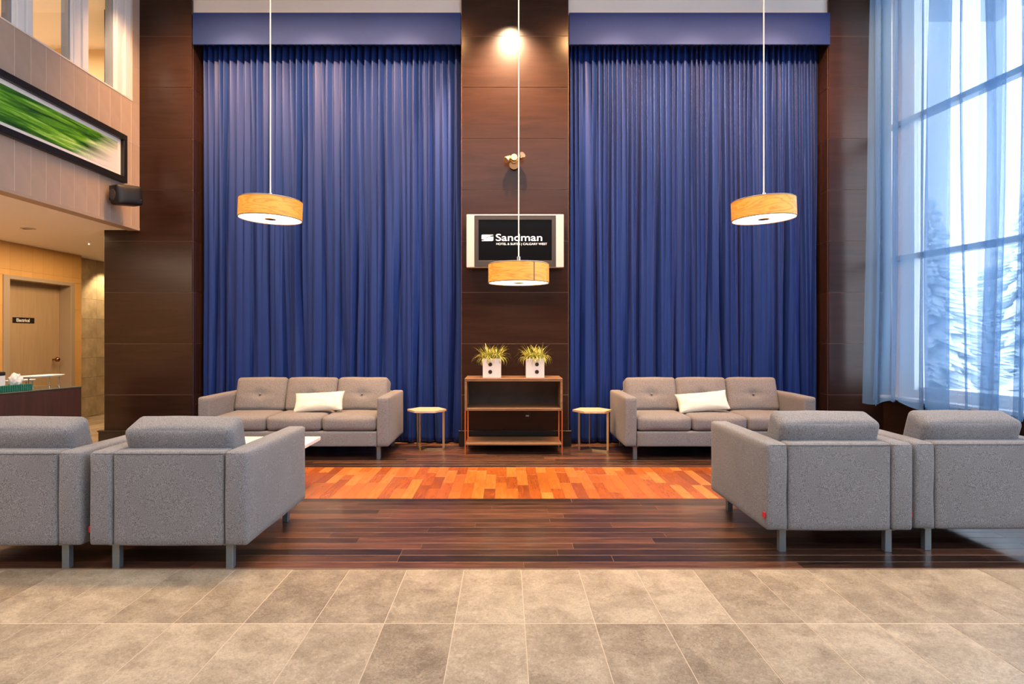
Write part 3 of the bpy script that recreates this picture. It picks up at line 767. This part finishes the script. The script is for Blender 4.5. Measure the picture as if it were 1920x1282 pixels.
# ================================================================== SIDE TABLES
def side_table(loc, rot0, angs, label):
    t = thing('side_table', label, 'table', loc, 0, 'small pale-topped side tables beside the pillar')
    Rr = .215
    poly = [(Rr * math.cos(R_(60 * k + rot0)), Rr * math.sin(R_(60 * k + rot0))) for k in range(6)]
    MB().prism(poly, .430, .450).build('tabletop', 'blond', t)
    for a in angs:
        g = MB().box(.170, -.003, 0, .194, .003, .430).box(0, -.003, 0, .194, .003, .020).box(.0, -.003, .415, .17, .003, .430)
        g.build('leg', 'brass', t, rot=(0, 0, R_(a)))
    return t
side_table((-.865, 6.66, 0), 0, (3, 254, 133), 'brass-legged side table with hexagonal blond top, beside the left sofa')
side_table((.945, 6.62, 0), 0, (-32, 212, 92), 'brass-legged side table with hexagonal blond top, beside the right sofa')

# ================================================================== CONSOLE SHELF
t = thing('console_shelf', 'open walnut console shelf on copper-coloured legs standing against the pillar', 'shelf', (.085, 6.62, 0))
hw, y0, y1 = .518, -.22, .22
MB().box(-hw, y0, .772, hw, y1, .806, .003, 1).build('top_board', 'console_wood', t)
for s in (-1, 1):
    MB().box(s * hw - (.024 if s > 0 else 0), y0, .490, s * hw + (.024 if s < 0 else 0), y1, .772, .002, 1).build('side_panel', 'console_wood', t)
MB().box(-hw, y0, .462, hw, y1, .490, .003, 1).build('shelf', 'console_wood', t)
MB().box(-hw + .024, y1 - .012, .490, hw - .024, y1 - .002, .772).build('back_panel', 'console_back', t)
MB().box(-hw + .012, y0, .098, hw - .012, y1 - .02, .122, .003, 1).build('shelf', 'console_wood', t)
for sx in (-1, 1):
    for sy in (y0 + .006, y1 - .02):
        MB().box(sx * (hw - .006) - .006, sy - .006, 0, sx * (hw - .006) + .006, sy + .006, .462, .001, 1).build('leg', 'copper', t)
    MB().box(sx * (hw - .006) - .005, y0 + .006, .086, sx * (hw - .006) + .005, y1 - .02, .098).build('rail', 'copper', t)
    MB().box(sx * (hw - .035) - .005, y0 + .05, .122, sx * (hw - .035) + .005, y0 + .06, .462).build('rod', 'copper', t)
t = thing('wall_outlet', 'dark power outlet with a small pale socket on the pillar behind the console shelf', 'outlet', (.248, 6.898, .36))
MB().box(-.035, -.004, -.055, .035, 0, .055, .002, 1).build('cover_plate', 'black', t)
MB().box(-.018, -.006, -.022, .018, -.003, -.006, .001, 1).build('socket', 'white', t)
def plant(loc, hx, seed, label):
    rr = random.Random(seed)
    t = thing('potted_plant', label, 'plant', loc, 0, 'potted grass plants on the console')
    s = .098; h = .205
    m = MB().box(-s + .004, -s + .004, .001, s - .004, s - .004, .012)
    for (a, b, c_, d_) in ((-s, -s, s, -s + .01), (-s, s - .01, s, s), (-s, -s + .01, -s + .01, s - .01), (s - .01, -s + .01, s, s - .01)): m.box(a, b, 0, c_, d_, h)
    m.build('pot', 'pot', t)
    MB().box(-s + .01, -s + .01, .012, s - .01, s - .01, h - .025).build('soil', 'soil', t)
    for z in (.062, .142): MB().cyl((hx, -s - .0005, z), .021, .006, 24, axis='y').build('hole', 'hole', t)
    b = MB()
    for k in range(330):
        a = rr.uniform(0, 2 * PI); r0 = rr.uniform(0, .07); ln = rr.uniform(.10, .225); lean = rr.uniform(.3, 2.0)
        cx = rr.choice((-.045, .045)) + rr.uniform(-.02, .02)
        base = Vector((cx + math.cos(a) * r0 * .5, math.sin(a) * r0, h - .03)); dirx = Vector((math.cos(a), math.sin(a), 0)); wv = Vector((-math.sin(a), math.cos(a), 0))
        prev = None; p = base.copy(); el = PI / 2 - lean * .35; n = 6
        for q in range(n + 1):
            wd = .0046 * (1 - (q / n) ** 2) + .0004
            L0 = b.bm.verts.new(p - wv * wd); R0 = b.bm.verts.new(p + wv * wd)
            if prev: b.bm.faces.new((prev[0], prev[1], R0, L0))
            prev = (L0, R0)
            p = p + (dirx * math.cos(el) + Vector((0, 0, 1)) * math.sin(el)) * ln / n
            el -= lean * .28
    b.build('leaves', 'blade', t)
plant((-.147, 6.60, .806), -.018, 1, 'white two-holed square pot of bushy grass, on the walnut console')
plant((.318, 6.60, .806), .018, 2, 'white two-holed square pot with grass parted in two tufts, on the walnut console')

# ================================================================== TELEVISION
t = thing('television', 'wall-mounted television with silver side speakers and white lettering on a black screen', 'television', (.107, YF - .004, 2.32))
MB().box(-.545, -.10, -.298, .545, -.03, .298, .006, 2).build('housing', 'silver', t)
MB().box(-.20, -.03, -.15, .20, -.003, .15).build('wall_bracket', 'blackplastic', t)
for s in (-1, 1): MB().box(s * .50 - .045, -.106, -.296, s * .50 + .045, -.098, .294, .003, 1).build('speaker_strip', 'silver', t)
m = MB(); bw_ = .455
m.box(-bw_, -.112, .235, bw_, -.098, .285, .002, 1).box(-bw_, -.112, -.292, bw_, -.098, -.222, .002, 1).box(-bw_, -.112, -.222, -.41, -.098, .235, .002, 1).box(.41, -.112, -.222, bw_, -.098, .235, .002, 1)
m.build('bezel', 'bezel', t)
MB().box(-.41, -.105, -.222, .41, -.098, .235).build('screen', 'screen', t)
def px(x, y): return ((x - 915) / 10.667 * 5.98e-3, (533 - y) / 10.667 * 5.98e-3)   # logo sheet units to metres
def flat(poly, name):
    b = MB(); vs = [b.bm.verts.new((px(x, y)[0], -.1062, px(x, y)[1])) for x, y in poly]
    f = b.bm.faces.new(vs); bmesh.ops.triangulate(b.bm, faces=[f]); return b.build(name, 'lettering', t)
flat([(245, 420), (270, 412), (475, 412), (478, 424), (420, 426), (350, 431), (302, 443), (282, 460), (298, 477), (335, 486), (347, 493), (335, 500), (245, 500)], 'emblem')
flat([(374, 462), (395, 453), (480, 449), (478, 526), (445, 538), (250, 538), (248, 525), (350, 527), (408, 519), (438, 503), (436, 484), (406, 474)], 'emblem')
def fit_text(txt, x0, x1, y0, y1, name, off):
    me = text_mesh(txt, 1.0, 1.0, 0.002, 'LEFT', off)
    xs = [v.co.x for v in me.vertices]; ys = [v.co.y for v in me.vertices]
    a = px(x0, y1); b = px(x1, y0); sx = (b[0] - a[0]) / (max(xs) - min(xs)); sy = (b[1] - a[1]) / (max(ys) - min(ys)); mx, my = min(xs), min(ys)
    for v in me.vertices: v.co = Vector((a[0] + (v.co.x - mx) * sx, a[1] + (v.co.y - my) * sy, v.co.z * .3))
    me.materials.append(M['lettering']); put(name, me, t, (0, -.106, 0), (PI / 2, 0, 0))
fit_text('Sandman', 530, 1455, 395, 537, 'lettering', .006)
fit_text('HOTEL & SUITES | CALGARY WEST', 540, 1552, 574, 630, 'lettering', .0)

# spotlight cluster on the pillar
t = thing('wall_spotlight', 'small three-headed pale metal spotlight fixture on the pillar above the television', 'lamp', (.096, YF, 3.24))
MB().cyl((0, -.02, -.045), .055, .04, 24, .045, axis='y').build('mount', 'bronze', t)
for (dx, dz, tx, ty, tz, mt) in ((-.065, .01, -.6, -.5, -.5, 'brass'), (0, .01, 0, -1, .15, 'brass'), (.072, .03, .5, -.7, .35, 'steel')):
    d = Vector((tx, ty, tz)).normalized(); c = Vector((dx, -.075, dz))
    h = MB().rod(c - d * .035, c + d * .02, .024, 16, .034).rod(c + d * .02, c + d * .045, .036, 16, .036)
    hd = h.build('lamp_head', mt, t, True)
    MB().rod((0, -.03, -.03), tuple(c - d * .02), .008).build('arm', 'brass', t)

# ================================================================== PENDANTS
def pendant(loc, label, rz, tilt=0.0):
    t = thing('pendant_lamp', label, 'lamp', loc, rz, 'drum pendant lamps with wood-veneer shades')
    r = .25; h = .152
    MB().lathe([(r, 0), (r, h), (r - .004, h), (r - .004, 0), (r, 0)], 72).build('lamp_shade', 'veneer', t, True)
    MB().lathe([(r + .001, -.003), (r + .001, .004), (r - .005, .004), (r - .005, -.003), (r + .001, -.003)], 72).lathe([(r + .001, h - .003), (r + .001, h + .002), (r - .005, h + .002), (r - .005, h - .003), (r + .001, h - .003)], 72).build('rim', 'rim', t, True)
    MB().cyl((0, 0, .006), r - .006, .006, 72).build('diffuser', 'diffuser', t)
    MB().cyl((0, 0, .001), .045, .008, 32).build('finial', 'bronze', t)
    MB().cyl((0, 0, h + .004), r - .006, .004, 72).build('top_plate', 'pot', t)
    MB().box(r - .001, -.005, .002, r + .0015, .005, h - .002).build('seam_strip', 'rim', t, rot=(0, 0, R_(-62)))
    tm_ = Matrix.Rotation(-rz, 4, 'Z') @ Matrix.Rotation(tilt, 4, 'Y') @ Matrix.Rotation(rz, 4, 'Z')   # the drum hangs slightly askew on its cord
    for k in kids(t): k.matrix_local = tm_ @ Matrix.LocRotScale(k.location, k.rotation_euler, k.scale)
    MB().cyl((0, 0, h + .03), .016, .07, 20).build('socket_cap', 'steel', t)
    MB().rod((0, 0, h + .06), (0, 0, CEIL - loc[2] - .02), .0055, 8).build('cord', 'cord', t)
    MB().cyl((0, 0, CEIL - loc[2] - .0125), .06, .025, 24).build('ceiling_rose', 'steel', t)
    return t
def zz(y, d): return 1.24 + (632 - y) * d / 1136
DP = 5.0
pendant(((972.5 - 948) / 1136 * DP, DP, zz(530.5, DP)), 'lit wood-veneer drum pendant hanging lowest, in front of the television', 0)
pendant(((507 - 948) / 1136 * DP, DP, zz(411, DP)), 'lit wood-veneer drum pendant hanging in front of the curtain left of the pillar', 2.2, 0.035)
pendant(((1432 - 948) / 1136 * DP, DP, zz(411, DP)), 'lit wood-veneer drum pendant hanging in front of the curtain right of the pillar', 2.9, -0.04)

# ================================================================== LEFT WALL OBJECTS
t = thing('framed_picture', 'long black-framed photograph of blurred green grass on the tiled mezzanine wall', 'picture', (XB, 5.45, 3.17))
fy0, fy1, fz0, fz1 = -1.3, 1.15, -.257, .262; fw = .062
MB().box(.0, fy0, fz1 - fw, .05, fy1, fz1, .003, 1).build('frame_side', 'frame_black', t)
MB().box(.0, fy0, fz0, .05, fy1, fz0 + fw, .003, 1).build('frame_side', 'frame_black', t)
MB().box(.0, fy0, fz0 + fw, .05, fy0 + fw, fz1 - fw, .003, 1).build('frame_side', 'frame_black', t)
MB().box(.0, fy1 - fw, fz0 + fw, .05, fy1, fz1 - fw, .003, 1).build('frame_side', 'frame_black', t)
MB().box(.002, fy0 + fw, fz0 + fw, .012, fy1 - fw, fz1 - fw).build('mat_board', 'mat_board', t)
MB().box(.012, fy0 + .1, fz0 + fw + .04, .0135, fy1 - fw - .05, fz1 - fw - .04).build('print', 'print', t)
# loudspeaker
t = thing('loudspeaker', 'small black loudspeaker on a bracket at the corner of the tiled mezzanine wall', 'speaker', (XB, 6.40, 2.735), 0)
MB().box(0, -.035, -.055, .012, .035, .10, .003, 1).build('bracket', 'blackplastic', t)
MB().rod((.01, 0, .06), (.11, 0, .03), .012).build('bracket_arm', 'blackplastic', t)
sp = soft('housing', soft_box(.16, .27, .205, .03, (.012, .008, 0), 8), 'blackplastic', t, (.16, .0, 0), (R_(6), R_(0), R_(-28)))
MB().cyl((0, -.135, 0), .055, .02, 24, axis='y').build('woofer', 'bezel', sp)
MB().cyl((.081, .10, -.045), .005, .004, 12, axis='x').build('badge', 'white', sp)

# downlight and sprinkler in the passage ceiling
t = thing('recessed_downlight', 'small round downlight in the passage ceiling above the beige door', 'lamp', (-5.36, 6.8, 2.46))
MB().lathe([(.075, 0), (.075, -.006), (.055, -.008), (.050, 0)], 32).build('ring', 'steel', t, True)
MB().cyl((0, 0, -.001), .05, .004, 32).build('baffle', 'rim', t)
t = thing('ceiling_sprinkler', 'tiny sprinkler head in the passage ceiling next to the dark column', 'sprinkler', (-5.33, 7.75, 2.46))
MB().cyl((0, 0, -.003), .03, .006, 20).build('plate', 'white', t); MB().cyl((0, 0, -.02), .008, .035, 12).build('head', 'white', t)

# ================================================================== COUNTER AND WHAT STANDS ON IT
A = Vector((-4.234, 6.05)); Bp = Vector((-4.42, 5.30)); ang = math.atan2(A.y - Bp.y, A.x - Bp.x)
t = thing('reception_counter', 'dark mahogany counter with glass top under the mezzanine', 'counter', (A.x, A.y, 0), ang)
# local x runs back along the counter face (negative = towards the camera), local y = into the counter
MB().box(-1.9, 0, 0, 0, .55, .742, .003, 1).build('body', 'counter', t)
MB().box(-1.88, -.008, .05, -.02, 0, .72).build('front_panel', 'counter', t)
m3 = new_mat('counter_glass'); m3[2].inputs['Base Color'].default_value = (.10, .13, .10, 1); m3[2].inputs['Roughness'].default_value = .05
M['cglass'] = m3[0]
MB().box(-1.9, -.006, .742, .003, .556, .752, .002, 1).build('glass_top', 'cglass', t)
ca, sa = math.cos(ang), math.sin(ang)
def on(u, v): return (A.x + u * ca - v * sa, A.y + u * sa + v * ca, .752)
o = thing('glass_tray', 'green ribbed glass tray at the edge of the counter', 'tray', on(-.47, .02), ang)
MB().box(-.55, 0, 0, 0, .26, .045, .004, 1).build('base', 'green_glass', o)
m = MB()
for k in range(28): m.rod((-.54 + k * .0195, -.002, .002), (-.54 + k * .0195, -.002, .060), .006, 6)
m.box(-.55, 0, .045, 0, .02, .058).build('ribbed_edge', 'green_glass', o)
o = thing('carton', 'white box with a black lid on the green tray', 'box', (on(-.70, .08)[0], on(-.70, .08)[1], .797), ang)
MB().box(-.20, 0, 0, .03, .17, .10, .003, 1).build('body', 'carton', o)
MB().box(-.205, -.004, .10, .032, .175, .135, .01, 2).build('lid', 'gloss_black', o)
# crumpled napkin
bm = bmesh.new(); bmesh.ops.create_icosphere(bm, subdivisions=4, radius=1)
for v in bm.verts:
    n_ = noise.noise(v.co * 2.3) * .35 + noise.noise(v.co * 5) * .2
    v.co = Vector((v.co.x * .055, v.co.y * .04, v.co.z * .065)) * (1 + n_)
    if v.co.z < -.045: v.co.z = -.045
p = on(-.57, .10)
tag(soft('crumpled_cloth', bm, 'cloth', None, (p[0], p[1], .797 + .046)), 'crumpled white cloth beside the carton on the counter', 'cloth')
def stand(u, v, ln, wd, h, lab, rz=0):
    p = on(u, v); o = thing('serving_stand', lab, 'stand', p, ang + rz, 'white serving stands on the counter')
    poly = [(x_ * 1, y_) for x_, y_ in rrect(ln, wd, min(ln, wd) * .45, 6)]
    b = MB(); lo = [b.bm.verts.new((x_ * .86, y_ * .86, h)) for x_, y_ in poly]; mi = [b.bm.verts.new((x_, y_, h + .014)) for x_, y_ in poly]; up = [b.bm.verts.new((x_ * .95, y_ * .95, h + .016)) for x_, y_ in poly]; inn = [b.bm.verts.new((x_ * .84, y_ * .84, h + .005)) for x_, y_ in poly]
    n_ = len(poly)
    for (P_, Q_) in ((lo, mi), (mi, up), (up, inn)):
        for k in range(n_): b.bm.faces.new((P_[k], P_[(k + 1) % n_], Q_[(k + 1) % n_], Q_[k]))
    b.bm.faces.new(list(reversed(lo))); b.bm.faces.new(inn)
    b.build('plate', 'china', o, True)
    for sx in (-1, 1):
        for sy in (-1, 1): MB().lathe([(.011, 0), (.011, .006), (.005, .012), (.005, h - .012), (.010, h - .003), (.010, h)], 12, (sx * ln * .32, sy * wd * .3, 0)).build('leg', 'steel', o, True)
stand(-.27, .20, .46, .20, .105, 'taller white oblong plate stand on four silver legs, on the counter')
stand(-.32, .37, .27, .13, .062, 'lower white plate stand on short silver legs, partly under the taller one')
